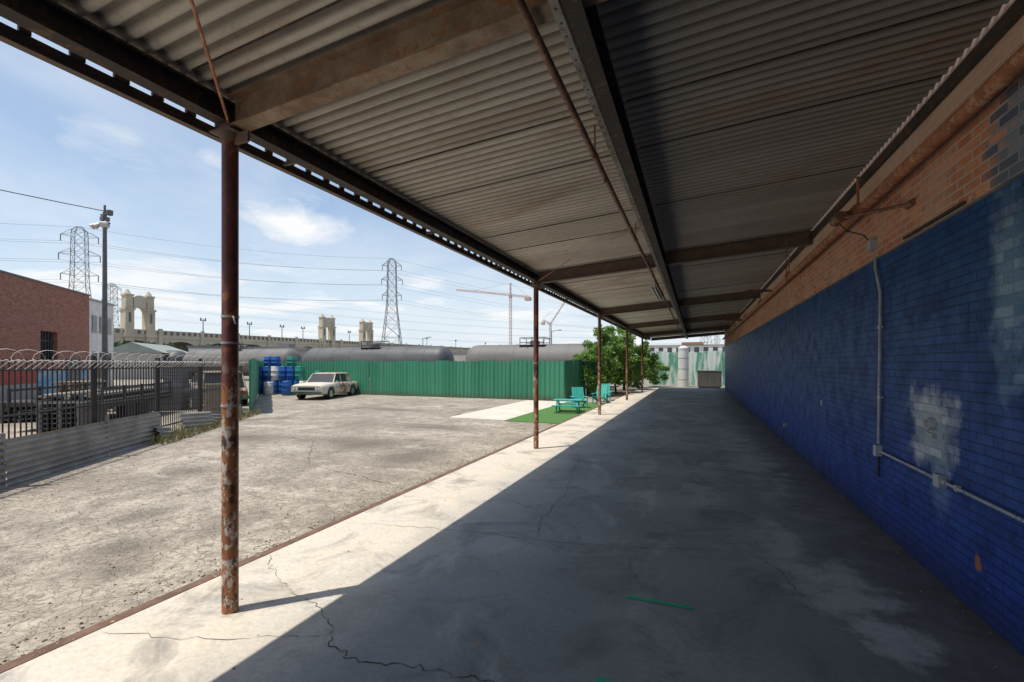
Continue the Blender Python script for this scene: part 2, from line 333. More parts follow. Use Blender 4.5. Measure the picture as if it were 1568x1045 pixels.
strip(b,[(-4.2,12.9),(-8.5,12.3),(-14,14)],.03,-.046,.06,20); strip(b,[(-8.4,14.3),(-9.5,22)],.03,-.046,.06,14); strip(b,[(-4.2,6),(-7,6.7),(-9,8.8),(-13,9.4)],.012,-.046,.05,24)
b.build('asphalt_crack',M['crack'])
b=MB()
for i in range(1600):
    if random.random()<.7: x=-4.08-abs(random.gauss(0,.18)); y=random.uniform(-1,16)
    else: x=random.uniform(-10,-4.1); y=random.uniform(0,12)
    s=random.uniform(.004,.014); b.cyl((x,y,-.05),(x+s*.3,y,-.05+s),s,s*.5,5,0,False)
for i in range(250):
    x=random.choice([random.uniform(-3.9,1.9),1.93-abs(random.gauss(0,.1))]); y=random.uniform(1.5,14); s=random.uniform(.003,.009); b.cyl((x,y,0),(x+s*.3,y,s),s,s*.5,5,0,False)
b.build('gravel_chips',M['peb'])
b=MB(); b.add([(-.53,3.765,.004),(-.02,3.775,.004),(-.02,3.82,.004),(-.53,3.81,.004)],[(0,1,2,3)]); b.build('floor_tape_mark',M['tape'])
b=MB(); b.add([(-.56,2.70,.004),(-.36,2.69,.004),(-.36,2.735,.004),(-.56,2.745,.004)],[(0,1,2,3)]); b.build('floor_tape_mark',M['tape'])

# ---------------------------------------------------------------- blue building
bld=empty('blue_brick_building')
b=MB(); b.box(1.97,22,-14,37.3,-.2,3.12); b.build('painted_wall',M['blue'],bld)
b=MB(); b.box(1.945,22,-14,37.3,3.135,4.75); b.build('upper_brick_wall',M['upbrick'],bld)
b=MB(); b.box(1.99,21.9,-13.9,37.2,3.12,3.135); b.box(1.90,1.943,-14,37.3,4.13,4.23,0); b.build('ledge_and_ledger_angle',M['steel'],bld)
b=MB(); b.box(1.7,22.2,-14.1,37.6,4.75,4.87); b.build('parapet_cap',M['dgrey'],bld)
b=MB(); y=-2.
while y<36:
    w=random.uniform(.04,.16); b.box(1.945-random.uniform(.006,.02),1.9449,y,y+w,3.137,3.137+random.uniform(.015,.05)); y+=random.uniform(.15,1.1)
b.build('ledge_mortar_lumps',M['upbrick'],bld)
b=MB()
b.cyl((1.80,-12,3.74),(1.80,36,3.66),.058,.058,16,0)
for y in (2.4,6.62,11,15.5,20,25,30):
    b.cyl((1.80,y-.05,3.737),(1.80,y+.05,3.737),.078,.078,16,0); b.box(1.79,1.81,y-.02,y+.02,3.79,4.14,0)
b.build('rusty_wall_pipe',M['pipe'],bld)
b=MB()
b.cyl((1.80,6.62,3.73),(1.55,6.62,3.64),.05,.05,12,0); b.cyl((1.6,6.5,3.66),(1.6,6.75,3.66),.06,.06,12,0)
b.cyl((1.6,6.62,3.66),(1.93,5.55,3.45),.018,.018,8,0); b.cyl((1.93,5.62,3.45),(1.93,5.48,3.45),.035,.035,8,0)
b.cyl((1.80,13,3.72),(1.2,12.8,3.72),.03,.03,8,0); b.cyl((1.80,21,3.70),(1.1,20.8,3.70),.04,.04,8,0)
b.cyl((1.45,9.1,4.15),(1.45,9.1,3.3),.008,.008,6,0)
b.build('pipe_valve_and_bracket',M['pbrn'],bld)
b=MB()
b.path([(1.6,6.62,3.62),(1.68,6.60,3.5),(1.84,6.56,3.42),(1.90,6.53,3.32)],.008,6,1)
b.box(1.88,1.968,6.48,6.60,3.22,3.36,0)
b.path([(1.945,6.53,3.22),(1.945,6.53,3.02),(1.935,6.44,2.9),(1.945,6.38,2.72),(1.945,6.38,2.5),(1.945,6.43,.98)],.016,8,0)
b.box(1.905,1.968,6.385,6.475,.84,.96,0); b.path([(1.945,6.43,.84),(1.945,6.44,.6)],.012,8,1)
b.path([(1.945,6.38,.90),(1.945,5.05,.895)],.014,8,0); b.box(1.91,1.968,4.95,5.05,.84,.95,0)
b.path([(1.945,4.95,.895),(1.945,2.2,.89)],.014,8,0); b.cyl((1.945,4.95,.895),(1.945,4.89,.895),.022,.022,8,0); b.box(1.935,1.968,4.72,4.76,.87,.92,0)
for z in (1.5,2.3): b.box(1.935,1.968,6.36,6.45,z,z+.03,0)
b.build('electrical_conduit',[M['conduit'],M['black']],bld)
b=MB(); b.cyl((1.968,5.2,1.36),(1.93,5.2,1.36),.06,.05,12,0); b.cyl((1.93,5.2,1.36),(1.90,5.2,1.36),.03,.025,8,0); b.box(1.94,1.968,5.14,5.26,1.24,1.28,0)
b.cyl((1.968,12.3,.45),(1.9,12.3,.45),.05,.05,10,0); b.box(1.94,1.968,9.0,9.06,1.2,1.28,0); b.build('wall_hose_stub',M['conduit'],bld)
b=MB(); b.box(1.92,1.944,4.6,5.7,3.14,3.165,0); b.build('wall_hook',M['steel'],bld)

# ---------------------------------------------------------------- canopy
can=empty('corrugated_canopy')
def zr(x): return 3.915+.07*(x+3.6)
AMP=.019
pitch=PITCH; nseg=8; ny=int((Y1-Y0)/pitch*nseg); xs=[-3.63,-2.3,-.66,.7,1.93]
b=MB(); vs=[];fs=[]
for j in range(ny+1):
    y=Y0+j*pitch/nseg; w=AMP*math.cos(2*math.pi*j/nseg)
    for i,x in enumerate(xs): vs.append((x,y,zr(x)+.021+w+.004*math.sin(y*1.7+i*2.1)*(0 if i in(0,4) else 1)))
nx=len(xs)
for j in range(ny):
    for i in range(nx-1): fs.append((j*nx+i,j*nx+i+1,(j+1)*nx+i+1,(j+1)*nx+i))
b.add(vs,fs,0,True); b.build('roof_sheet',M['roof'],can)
b=MB(); z0,z1=3.72,3.885
b.box(-3.345,-3.325,Y0,Y1,z0+.012,z1-.012); b.box(-3.38,-3.26,Y0,Y1,z0,z0+.012); b.box(-3.38,-3.26,Y0,Y1,z1-.012,z1)
b.build('eave_beam',M['steel'],can)
b=MB(); b.box(-3.60,-3.585,Y0,Y1,3.70,3.80); b.box(-3.585,-3.54,Y0,Y1,3.70,3.712)
y=Y0
while y<Y1:
    b.box(-3.598,-3.575,y,y+random.uniform(.05,.09),3.80,3.905); y+=PITCH*2
y=Y0+.1
while y<Y1: b.box(-3.54,-3.38,y,y+.03,3.73,3.76); y+=2.4
b.build('fascia_channel',M['bdark'],can)
b=MB(); b.box(-.665,-.655,Y0,Y1,3.80,4.03,0); b.box(-.655,-.555,Y0,Y1,3.79,3.802,0); b.box(-.72,-.555,Y0,Y1,4.03,4.042,0); b.box(-.715,-.667,Y0,Y1,3.786,3.80,1)
y=Y0
while y<Y1:
    b.cyl((-.692,y,3.785),(-.692,y,3.7845),.009,.009,8,2); y+=.11
b.build('perforated_middle_beam',[M['steel'],M['plate'],M['black']],can)
b=MB(); b.cyl((-.86,Y0,3.80),(-.86,36,3.80),.025,.025,12,0)
y=1.1
while y<36:
    b.cyl((-.86,y-.04,3.8),(-.86,y+.04,3.8),.033,.033,12,0); b.box(-.866,-.854,y-.01,y+.01,3.82,4.08,0); b.cyl((-.86,y+.5,3.8),(-.86,y+.5,3.74),.010,.014,8,0); y+=3.05
b.build('sprinkler_pipe',M['pbrn'],can)
posts=[2.43+7.21*k for k in range(-1,5)]
def crossbeam(y,mat,d=.255,fw=.065):
    b=MB(); xa,xb=-3.25,1.94
    def seg(xa,xb,top,bot,hw):
        A=[(xa,y-hw,zr(xa)-top),(xa,y+hw,zr(xa)-top),(xa,y+hw,zr(xa)-bot),(xa,y-hw,zr(xa)-bot)]
        B=[(xb,y-hw,zr(xb)-top),(xb,y+hw,zr(xb)-top),(xb,y+hw,zr(xb)-bot),(xb,y-hw,zr(xb)-bot)]
        b.loft([A,B],0,False)
    seg(xa,xb,.02,.034,fw); seg(xa,xb,.034,d-.014,.01); seg(xa,xb,d-.014,d,fw)
    b.box(-.668,-.652,y-fw+.005,y+fw-.005,zr(-.66)-d+.015,zr(-.66)-.036)
    b.build('cross_beam',mat,can)
for i,y in enumerate(posts): crossbeam(y,M['beam'] if i<=1 else M['bdark'])
crossbeam(37.15,M['bdark'])
b=MB(); y=Y0+pitch*.5
while y<Y1-.2:
    step=random.choice([8,8,16,16]); y+=pitch*step
    for a,c in ((-3.25,-.72),(-.55,1.90)):
        if random.random()<.25: continue
        b.loft([[(a,y-.005,zr(a)+.004),(a,y+.005,zr(a)+.004),(a,y+.005,zr(a)-.006),(a,y-.005,zr(a)-.006)],[(c,y-.005,zr(c)+.004),(c,y+.005,zr(c)+.004),(c,y+.005,zr(c)-.006),(c,y-.005,zr(c)-.006)]],0,False)
b.build('sheet_lap',M['steel'],can)
b=MB()
b.path([(-3.24,2.36,3.70),(-2.48,1.60,3.82),(-.9,.05,3.93)],.010,8)
b.path([(-3.24,9.55,3.72),(-2.2,8.4,3.88)],.008,8)
b.build('brace_rod',M['pipe'],can)
b=MB(); b.box(-.98,-.88,11.0,13.4,3.70,3.76,0); b.box(-1.0,-.86,11.0,13.4,3.685,3.70,0)
for y in(11.3,13.1): b.box(-.94,-.92,y-.01,y+.01,3.76,3.98,0)
b.cyl((-.965,11.05,3.665),(-.965,13.35,3.665),.016,.016,8,1); b.cyl((-.895,11.05,3.665),(-.895,13.35,3.665),.016,.016,8,1)
b.build('fluorescent_fixture',[M['ivory'],M['white']],can)

for i,y in enumerate(posts):
    b=MB(); x=-3.32
    b.cyl((x,y,0),(x,y,3.62),.057,.057,28,0)
    b.box(x-.11,x+.11,y-.09,y+.09,3.655,3.668,1); b.cyl((x,y,3.59),(x,y,3.655),.060,.085,20,1); b.box(x-.05,x+.05,y-.06,y+.06,3.668,3.719,1)
    b.box(x+.05,x+.20,y-.008,y+.008,3.57,3.654,1)
    for z in (2.25,2.05,1.57) if i==1 else (1.9,):
        b.cyl((x,y,z),(x,y,z+.016),.0615,.0615,24,2)
    if i==1: b.cyl((x+.06,y-.02,2.26),(x+.10,y-.03,2.20),.006,.006,6,2)
    b.build('steel_post',[M['post'],M['bdark'],M['conduit']])

# ---------------------------------------------------------------- green fence
def panel_fence(name,pts,h,mat,w=.95,amp=.018,jit=.05):
    b=MB()
    for (ax,ay),(cx,cy) in zip(pts[:-1],pts[1:]):
        L=math.hypot(cx-ax,cy-ay); dx,dy=(cx-ax)/L,(cy-ay)/L; nx,ny=-dy,dx; t=0
        while t<L-.2:
            ww=min(w*random.uniform(.85,1.2),L-t); hh=h+random.uniform(-jit,jit); off=random.uniform(-.02,.02); lean=random.uniform(-.03,.03)
            n=12; lo=[];hi=[]
            for i in range(n+1):
                s=t+.018+(ww-.036)*i/n; o=off+(amp if i%3==0 else 0)
                lo.append((ax+dx*s+nx*o,ay+dy*s+ny*o,-.06)); hi.append((ax+dx*(s+lean)+nx*o,ay+dy*(s+lean)+ny*o,hh))
            b.add(lo+hi,[(i,i+1,n+2+i,n+1+i) for i in range(n)],0)
            s=t; b.obox((ax+dx*s+nx*.06,ay+dy*s+ny*.06,h/2-.03),(dx*.03,dy*.03,0),(nx*.02,ny*.02,0),(0,0,h/2-.03),0)
            t+=ww
        for z in (.4,h-.3): b.obox(((ax+cx)/2+nx*.07,(ay+cy)/2+ny*.07,z),(dx*L/2,dy*L/2,0),(nx*.015,ny*.015,0),(0,0,.04),0)
    return b.build(name,mat)
panel_fence('green_metal_fence',[(-28.3,22.9),(-6.3,22.9)],2.06,M['green'],.95,.03)
panel_fence('green_metal_fence',[(-15.9,12.5),(-28.3,22.9)],2.12,M['green'])
panel_fence('green_metal_fence',[(-6.3,22.9),(-6.3,36)],2.1,M['green'])
panel_fence('tarp_covered_fence',[(-4.2,44),(12,44)],2.9,M['patch'],1.4,.02,.12)

# ---------------------------------------------------------------- iron fence
d=Vector((-.563,.826,0)); nrm=Vector((-.826,-.563,0)); o=Vector((-10.3,3.66,0))
ifn=empty('iron_security_fence')
b=MB(); t=-5.; T=10.6
while t<T:
    p=o+d*t; b.box(p.x-.009,p.x+.009,p.y-.009,p.y+.009,-.05,1.98,0); t+=.115
for z in (.25,1.05,1.80):
    a=o+d*-5; c=o+d*T; b.cyl((a.x,a.y,z),(c.x,c.y,z),.022,.022,4,0,False)
for t in [-5+k*2.4 for k in range(7)]:
    p=o+d*t; b.box(p.x-.04,p.x+.04,p.y-.04,p.y+.04,-.05,2.05,0)
b.build('pickets_and_rails',M['black'],ifn)
b=MB(); t=-5.
while t<T:
    p=o+d*t; pts=[]; w=random.uniform(.12,.2)
    for k in range(7):
        q=p-nrm*(.03+w*math.sin(k*.5)); pts.append((q.x,q.y,1.80+.075*k-.009*k*k))
    b.path(pts,.009,4,0); t+=.17
b.build('curved_spikes',M['galv'],ifn)
b=MB(); P=[]; t=-5.
while t<T:
    a=t/.45*2*math.pi; p=o+d*t+nrm*(.16*math.cos(a)); P.append((p.x,p.y,2.02+.12*math.sin(a))); t+=.04
b.path(P,.004,3,0); b.build('razor_wire_coil',M['galv'],ifn)

def corr_panel(b,p0,p1,z0,z1,lean=0,amp=.026,pitch=.105,mi=0,tilt=0):
    p0=Vector(p0);p1=Vector(p1); dd=(p1-p0).normalized(); nn=Vector((dd.y,-dd.x)); n=int((z1-z0)/pitch*6); vs=[]
    for i in range(n+1):
        f=i/n; z=z0+(z1-z0)*f; oo=amp*math.sin(2*math.pi*i/6)-lean*f
        for q,s in((p0,0),(p1,1)): vs.append((q.x+nn.x*oo,q.y+nn.y*oo,z+tilt*s))
    b.add(vs,[(2*i,2*i+1,2*i+3,2*i+2) for i in range(n)],mi,True)
b=MB(); t=-5.; k=0
while t<3.6:
    L=[2.6,2.3,2.5,2.1][k%4]; a=o+d*t-nrm*.16; c=o+d*(t+L-.02)-nrm*.16
    corr_panel(b,a.xy,c.xy,-.06,.74+random.uniform(-.04,.03),random.uniform(-.05,.10),tilt=random.uniform(-.03,.03))
    p=o+d*t-nrm*.12; b.cyl((p.x,p.y,-.05),(p.x,p.y,.8),.03,.03,8,0); t+=L; k+=1
b.build('corrugated_barrier',M['corr'])
b=MB()
for t,L,z in ((4.1,1.0,.34),(5.3,1.5,.55),(7.3,.9,.40),(8.7,1.2,.5)):
    a=o+d*t-nrm*random.uniform(.25,.5); c=o+d*(t+L)-nrm*random.uniform(.2,.6); corr_panel(b,a.xy,c.xy,-.06,z,.22,tilt=-.12)
b.build('broken_corrugated_panel',M['corr'])
b=MB()
for i in range(1500):
    t=random.uniform(3.6,10.5); s=-random.uniform(.02,.7); p=o+d*t+nrm*s; h=random.uniform(.06,.42)*(1 if random.random()<.3 else .6); w=random.uniform(.006,.014); a=random.uniform(0,6.28)
    b.add([(p.x-w*math.cos(a),p.y-w*math.sin(a),-.06),(p.x+w*math.cos(a),p.y+w*math.sin(a),-.06),(p.x+random.uniform(-.12,.12),p.y+random.uniform(-.12,.12),h)],[(0,1,2)])
b.build('dry_weeds',M['grass'])

# ---------------------------------------------------------------- drums
def drum(x,y,z,mat,r=.29,h=.88):
    b=MB(); prof=[(0,.0),(.97,.0),(1,.03),(1,.3),(1.04,.32),(1.04,.35),(1,.37),(1,.63),(1.04,.65),(1.04,.68),(1,.70),(1,.97),(.97,1),(.9,.985),(0,.985)]
    n=18; rings=[[(x+r*max(q,.001)*math.cos(2*math.pi*i/n),y+r*max(q,.001)*math.sin(2*math.pi*i/n),z+h*f) for i in range(n)] for q,f in prof]
    b.loft(rings,0,True,False); b.cyl((x+.15,y,z+h*.985),(x+.15,y,z+h*1.0+.01),.04,.04,8,0)
    b.build('plastic_drum',mat)
for i in range(7):
    drum(-26.3+i*.66,21.3+random.uniform(-.15,.15),-.05,M['white'] if i==6 else M['blueb'])
for i in range(6): drum(-26.3+i*.68,21.35,.84,[M['blueb'],M['blueb'],M['white'],M['blueb'],M['blueb'],M['tealb']][i])
for i,mt in ((1,'blueb'),(2,'blueb'),(4,'tealb')): drum(-26.3+i*.68,21.35,1.73,M[mt],.28,.62)
drum(-24.7,20.6,-.05,M['white'],.28,.8); drum(-23.2,20.65,-.05,M['blueb']); drum(-21.9,21.9,-.05,M['blueb']); drum(-21.9,21.9,.84,M['tealb'],.28,.6)

# ---------------------------------------------------------------- cars
def make_car(name,loc,ang,paint,L=4.7,W=1.8,H=1.38,wagon=True):
    e=empty(name,loc,ang); hl=L/2; b=MB()
    def ring(x,hw,z0,z1,rd=.07):
        return [(x,-hw+rd,z0),(x,hw-rd,z0),(x,hw,z0+rd),(x,hw+.015,(z0+z1)/2),(x,hw-.02,z1-rd),(x,hw-rd-.03,z1),(x,0,z1+.02),(x,-hw+rd+.03,z1),(x,-hw+.02,z1-rd),(x,-hw-.015,(z0+z1)/2),(x,-hw,z0+rd)]
    hw=W/2
    st=[(-hl,hw-.14,.42,.72),(-hl+.06,hw-.06,.34,.80),(-hl+.5,hw,.26,.86),(-.9,hw,.24,.88),(.6,hw,.24,.90),(.8,hw,.24,.89),(hl-.5,hw,.27,.84),(hl-.08,hw-.02,.33,.80),(hl,hw-.06,.38,.76)]
    b.loft([ring(*s) for s in st],0,True); 
    rear=-hl+.35 if wagon else -hl+.95
    b.loft([[(rear-.05,-hw+.12,.85),(rear-.05,hw-.12,.85),(rear+.30,hw-.24,H-.05),(rear+.30,-hw+.24,H-.05)],
            [(.9,-hw+.12,.86),(.9,hw-.12,.86),(.40,hw-.24,H-.05),(.40,-hw+.24,H-.05)]],1,False)
    b.loft([[(rear+.22,-hw+.25,H-.06),(rear+.22,hw-.25,H-.06),(rear+.33,hw-.33,H),(rear+.33,-hw+.33,H)],
            [(.43,-hw+.25,H-.06),(.43,hw-.25,H-.06),(.30,hw-.33,H),(.30,-hw+.33,H)]],0,False)
    for s in(-1,1):
        for (xa,xt,r) in ((.9,.41,.035),(-.05,-.06,.03),(rear-.04,rear+.30,.05)) if not wagon else ((.9,.41,.035),(-.05,-.06,.03),(-.95,-.9,.03),(rear-.04,rear+.3,.04)):
            b.cyl((xa,s*(hw-.115),.85),(xt,s*(hw-.235),H-.05),r,r*.9,6,0)
        if not wagon: b.add([(rear-.05,s*(hw-.108),.86),(rear+.55,s*(hw-.108),.86),(rear+.62,s*(hw-.228),H-.05),(rear+.30,s*(hw-.228),H-.05)],[(0,1,2,3)],0)
        for x in (hl-.92,-hl+.95):
            b.cyl((x,s*(hw-.22),.31),(x,s*(hw+.02),.31),.315,.315,20,2); b.cyl((x,s*(hw+.018),.31),(x,s*(hw+.032),.31),.19,.17,16,3)
            for k in range(7):
                a0=math.pi*k/7; a1=math.pi*(k+1)/7; r=.37
                b.cyl((x+r*math.cos(a0),s*(hw+.012),.31+r*math.sin(a0)),(x+r*math.cos(a1),s*(hw+.012),.31+r*math.sin(a1)),.03,.03,5,2)
        b.box(hl-.03,hl+.02,s*.62-.14,s*.62+.14,.54,.68,3); b.cyl((hl+.01,s*.69,.61),(hl+.03,s*.69,.61),.06,.06,12,4); b.cyl((hl+.01,s*.54,.61),(hl+.03,s*.54,.61),.06,.06,12,4)
        b.box(-1.8,1.5,s*(hw+.010)-.004,s*(hw+.010)+.004,.60,.62,3)
        for x in (.75,-.35): b.box(x-.006,x+.006,s*(hw+.008)-.004,s*(hw+.008)+.004,.30,.84,2)
    b.box(hl-.04,hl+.012,-.46,.46,.52,.69,2); 
    for k in range(7): b.box(hl+.01,hl+.02,-.44,.44,.535+.022*k,.542+.022*k,3)
    b.box(hl+.02,hl+.15,-hw+.02,hw-.02,.34,.46,3); b.box(-hl-.14,-hl-.01,-hw+.04,hw-.04,.36,.48,3)
    b.box(-hl-.02,-hl+.02,-hw+.15,-hw+.4,.55,.7,5); b.box(-hl-.02,-hl+.02,hw-.4,hw-.15,.55,.7,5)
    b.box(.72,.86,-1.0,-.9,.88,.97,0); b.box(.72,.86,.9,1.0,.88,.97,0)
    b.build('body',[paint,M['glass'],M['rubber'],M['chrome'],M['white'],M['redp']],e)
    return e
make_car('parked_vintage_sedan',(-19.85,20.5,-.05),math.radians(-73),M['carp'],4.6,1.8,1.42,False)
make_car('parked_car',(-21.5,15.2,-.05),math.radians(150),M['tan'],4.6,1.9,1.6)
make_car('parked_car',(-25.5,17.6,-.05),math.radians(165),M['silver'],4.5,1.8,1.45,False)

e=empty('flatbed_trailer',(-18.8,9.2,-.05),math.radians(130))
b=MB(); b.box(-2.6,2.6,-1.1,1.1,.72,.84,0)
for s in (-1,1):
    b.box(-2.6,2.6,s*1.08-.03,s*1.08+.03,.6,.75,0)
    for x in (-.8,.1): b.cyl((x,s*.85,.38),(x,s*1.1,.38),.37,.37,18,1)
    for x in (-2.5,-1.2,0,1.2,2.5): b.box(x-.03,x+.03,s*1.07-.03,s*1.07+.03,.84,1.25,0)
    b.box(-2.5,2.5,s*1.07-.015,s*1.07+.015,1.15,1.22,0)
b.box(2.6,3.9,-.06,.06,.55,.65,0)
for k in range(9): b.cyl((-2.2,-.8+k*.18,.93+.05*(k%2)),(2.3,-.75+k*.18,.93+.05*(k%2)),.07,.07,8,[0,2,3][k%3])
b.build('bed_frame_and_wheels',[M['black'],M['rubber'],M['tan'],M['dgrey']],e)
def pallets(x,y,rz,n,mt):
    e=empty('pallet_stack',(x,y,-.05),math.radians(rz)); b=MB()
    for k in range(n):
        z=k*.14; o_=random.uniform(-.04,.04)
        for j in range(6): b.box(-.6+o_,.6+o_,-.5+j*.19,-.5+j*.19+.11,z+.11,z+.13,0)
        for j in(-.5,-.04,.42): b.box(-.6+o_,.6+o_,j,j+.08,z,z+.11,0)
    b.build('slats',M[mt],e)
pallets(-17.0,7.6,125,6,'dgrey'); pallets(-22.6,10.4,118,9,'tan'); pallets(-23.8,12.0,125,7,'dgrey'); pallets(-18.3,13.0,60,8,'tan'); pallets(-21.0,8.2,135,5,'dgrey')
e=empty('storage_crates',(-20.6,12.4,-.05),math.radians(40)); b=MB()
for x,y,z,s in ((0,0,0,1.1),(1.3,.2,0,.9),(.2,.1,1.1,.7),(-1.3,.1,0,1.0)):
    b.box(x-s/2,x+s/2,y-s/2,y+s/2,z,z+s,0)
    for k in range(5): b.box(x-s/2-.02,x+s/2+.02,y-s/2-.02,y+s/2+.02,z+.05+s*k/5,z+.09+s*k/5,1)
b.build('crates',[M['silver'],M['dgrey']],e)

# ---------------------------------------------------------------- picnic table + chairs
e=empty('picnic_table',(-4.75,17.7,-.03),math.radians(8),.9); b=MB()
for k in range(5): b.box(-.62,.62,-.34+k*.14,-.34+k*.14+.125,.52,.55)
for s in(-1,1):
    for k in range(2): b.box(-.62,.62,s*.62-.14+k*.15,s*.62-.14+k*.15+.13,.30,.33)
    b.obox((s*.42,0,.27),(.025,0,0),(0,.72,0),(0,0,.03))
    for q in(-1,1): b.cyl((s*.45,q*.22,.52),(s*.45,q*.58,0),.035,.035,6)
b.build('planks',M['teal'],e)
def chair(loc,rz):
    e=empty('adirondack_chair',loc,rz,.9); b=MB()
    for k in range(5): b.obox((-.22,-.24+k*.12,.62),(.012,0,0),(0,.052,0),(-.14,0,.36))
    for k in range(5): b.obox((.22-k*.105,0,.34-k*.02),(.045,0,.008),(0,.29,0),(0,0,.01))
    for s in(-1,1):
        b.box(.24,.31,s*.31-.02,s*.31+.02,0,.52); b.obox((.02,s*.33,.53),(.36,0,0),(0,.06,0),(0,0,.012)); b.obox((-.12,s*.29,.2),(.40,0,.12),(0,.015,0),(0,0,.045)); b.box(-.30,-.24,s*.30-.02,s*.30+.02,0,.52)
    b.build('slats_and_arms',M['teal'],e)
chair((-4.75,19.6,-.03),math.radians(-60)); chair((-4.3,22.0,-.03),math.radians(-100)); chair((-4.35,23.4,-.03),math.radians(-80))

# ---------------------------------------------------------------- foliage
def leaf_mass(name,blobs,n,size,mat,trunks=None,seed=1):
    rs=np.random.RandomState(seed); vs=[];fs=[]; b=MB()
    W=np.array([bl[3]*bl[4]*bl[5] for bl in blobs]); W=W/W.sum()
    sub=[]
    for bl,w in zip(blobs,W):
        k=max(4,int(60*w*len(blobs)/2))
        for _ in range(k):
            v=rs.normal(size=3); v/=np.linalg.norm(v); r=rs.uniform(.45,1.0)
            sub.append((bl[0]+v[0]*bl[3]*r,bl[1]+v[1]*bl[4]*r,max(.15,bl[2]+v[2]*bl[5]*r),rs.uniform(.18,.38)*min(bl[3],bl[5])))
    for i in range(n):
        s=sub[rs.randint(len(sub))]; v=rs.normal(size=3); v/=np.linalg.norm(v); r=s[3]*rs.uniform(.4,1.05)
        c=np.array(s[:3])+v*r*np.array([1,1,.8]); 
        if c[2]<-.03: continue
        u=rs.normal(size=3); u/=np.linalg.norm(u); w=np.cross(u,v+rs.normal(size=3)*.5); w/=np.linalg.norm(w)+1e-6
        L=size*rs.uniform(.6,1.3); o_=len(vs)
        vs+= [tuple(c-u*L),tuple(c+w*L*.5),tuple(c+u*L),tuple(c-w*L*.5)]; fs.append((o_,o_+1,o_+2,o_+3))
    b.add(vs,fs,0)
    for p,q,r0,r1 in (trunks or []): b.cyl(p,q,r0,r1,8,1)
    return b.build(name,[mat,M['bark']])
leaf_mass('leafy_shrub_tree',[(-5.6,27.0,1.7,1.2,1.6,1.6),(-5.5,28.6,2.9,1.4,1.6,1.35),(-5.0,30.8,2.2,1.4,1.6,1.9)],12000,.105,M['leaf'],
  [((-5.5,28,-.05),(-5.6,28.2,1.5),.1,.07),((-5.6,28.2,1.5),(-5.0,29.2,3.0),.06,.03),((-5.6,28.2,1.5),(-5.9,27.5,2.9),.06,.03),((-5.0,31,-.05),(-5.1,30.5,1.8),.07,.04)],3)
leaf_mass('leafy_shrub_tree',[(-4.9,34,2.3,1.5,1.9,2.2),(-4.3,37.8,1.9,1.6,1.7,1.8),(-3.2,40.2,1.3,1.3,1.2,1.3)],11000,.12,M['leaf'],
  [((-4.9,34,-.05),(-4.9,34.2,2),.1,.06),((-4.9,34.2,2),(-4.5,35,3),.05,.03),((-4.4,37.5,-.05),(-4.4,37.4,1.6),.06,.03)],5)
leaf_mass('distant_tree_row',[(-95-6*k*.8,50+k*7,3.4+1.2*math.sin(k*1.7),5,5,2.6) for k in range(9)],7000,.55,M['leafd'],None,8)
leaf_mass('distant_tree_row',[(-140+16*k,235+random.uniform(-8,8),3.0,9,6,2.4) for k in range(11)],5000,.9,M['leafd'],None,9)

# ---------------------------------------------------------------- tank cars
def tankcar(xc,mat,L=8.9):
    e=empty('railway_tank_car',(xc,38,0)); b=MB(); n=32; R=1.5; zc=2.1
    prof=[(-L,.02),(-L+.03,.4),(-L+.15,.85),(-L+.4,1.25),(-L+.75,1.45),(-L+1.1,1.5)]
    prof=prof+[(x*L/8.9,1.5) for x in(-4.4,-2.2,0,2.2,4.4)]+[(-x,r) for x,r in reversed(prof)]
    b.loft([[(x,r*math.cos(2*math.pi*i/n),zc+r*math.sin(2*math.pi*i/n)) for i in range(n)] for x,r in prof],0,True)
    for x in(-6.6,-4.4,-2.2,2.2,4.4,6.6): b.cyl((x*L/8.9-.05,0,zc),(x*L/8.9+.05,0,zc),R+.015,R+.015,n,0,True)
    b.cyl((0,0,zc+1.4),(0,0,zc+1.78),.45,.45,16,0); b.cyl((0,0,zc+1.78),(0,0,zc+1.85),.35,.3,16,1)
    for x in(-1.1,0,1.1):
        for y in(-.8,.8): b.cyl((x,y,zc+1.2),(x,y,zc+2.05),.03,.03,6,1)
    for y in(-.8,.8):
        for z in(1.65,2.05): b.cyl((-1.1,y,zc+z),(1.1,y,zc+z),.03,.03,6,1)
    for x in(-1.1,1.1): b.cyl((x,-.8,zc+2.05),(x,.8,zc+2.05),.03,.03,6,1)
    b.box(-1.2,1.2,-.9,-.5,zc+1.38,zc+1.42,1); b.box(-1.2,1.2,.5,.9,zc+1.38,zc+1.42,1)
    for x in (-.35,.35): b.cyl((x,-1.5,zc-.6),(x,-.9,zc+1.4),.025,.025,6,1)
    b.box(-L+.1,L-.1,-.3,.3,.45,.75,1)
    for x in(-L+1.3,-L+2.9,L-2.9,L-1.3):
        for s in(-.75,.75): b.cyl((x,s-.06,.35),(x,s+.06,.35),.42,.42,18,1)
    b.box(-L-.3,-L+.3,-1.3,1.3,.55,.75,1); b.box(L-.3,L+.3,-1.3,1.3,.55,.75,1)
    b.build('tank_and_frame',[mat,M['black']],e)
tankcar(-30.5,M['tank']); tankcar(-50.2,M['tank2']); tankcar(-13.2,M['tank2'],6.6); tankcar(-69.5,M['tank'])
b=MB(); 
for y in(37.28,38.72): b.box(-120,-6.4,y-.04,y+.04,-.055,.0)
b.build('railway_track',M['dgrey'])

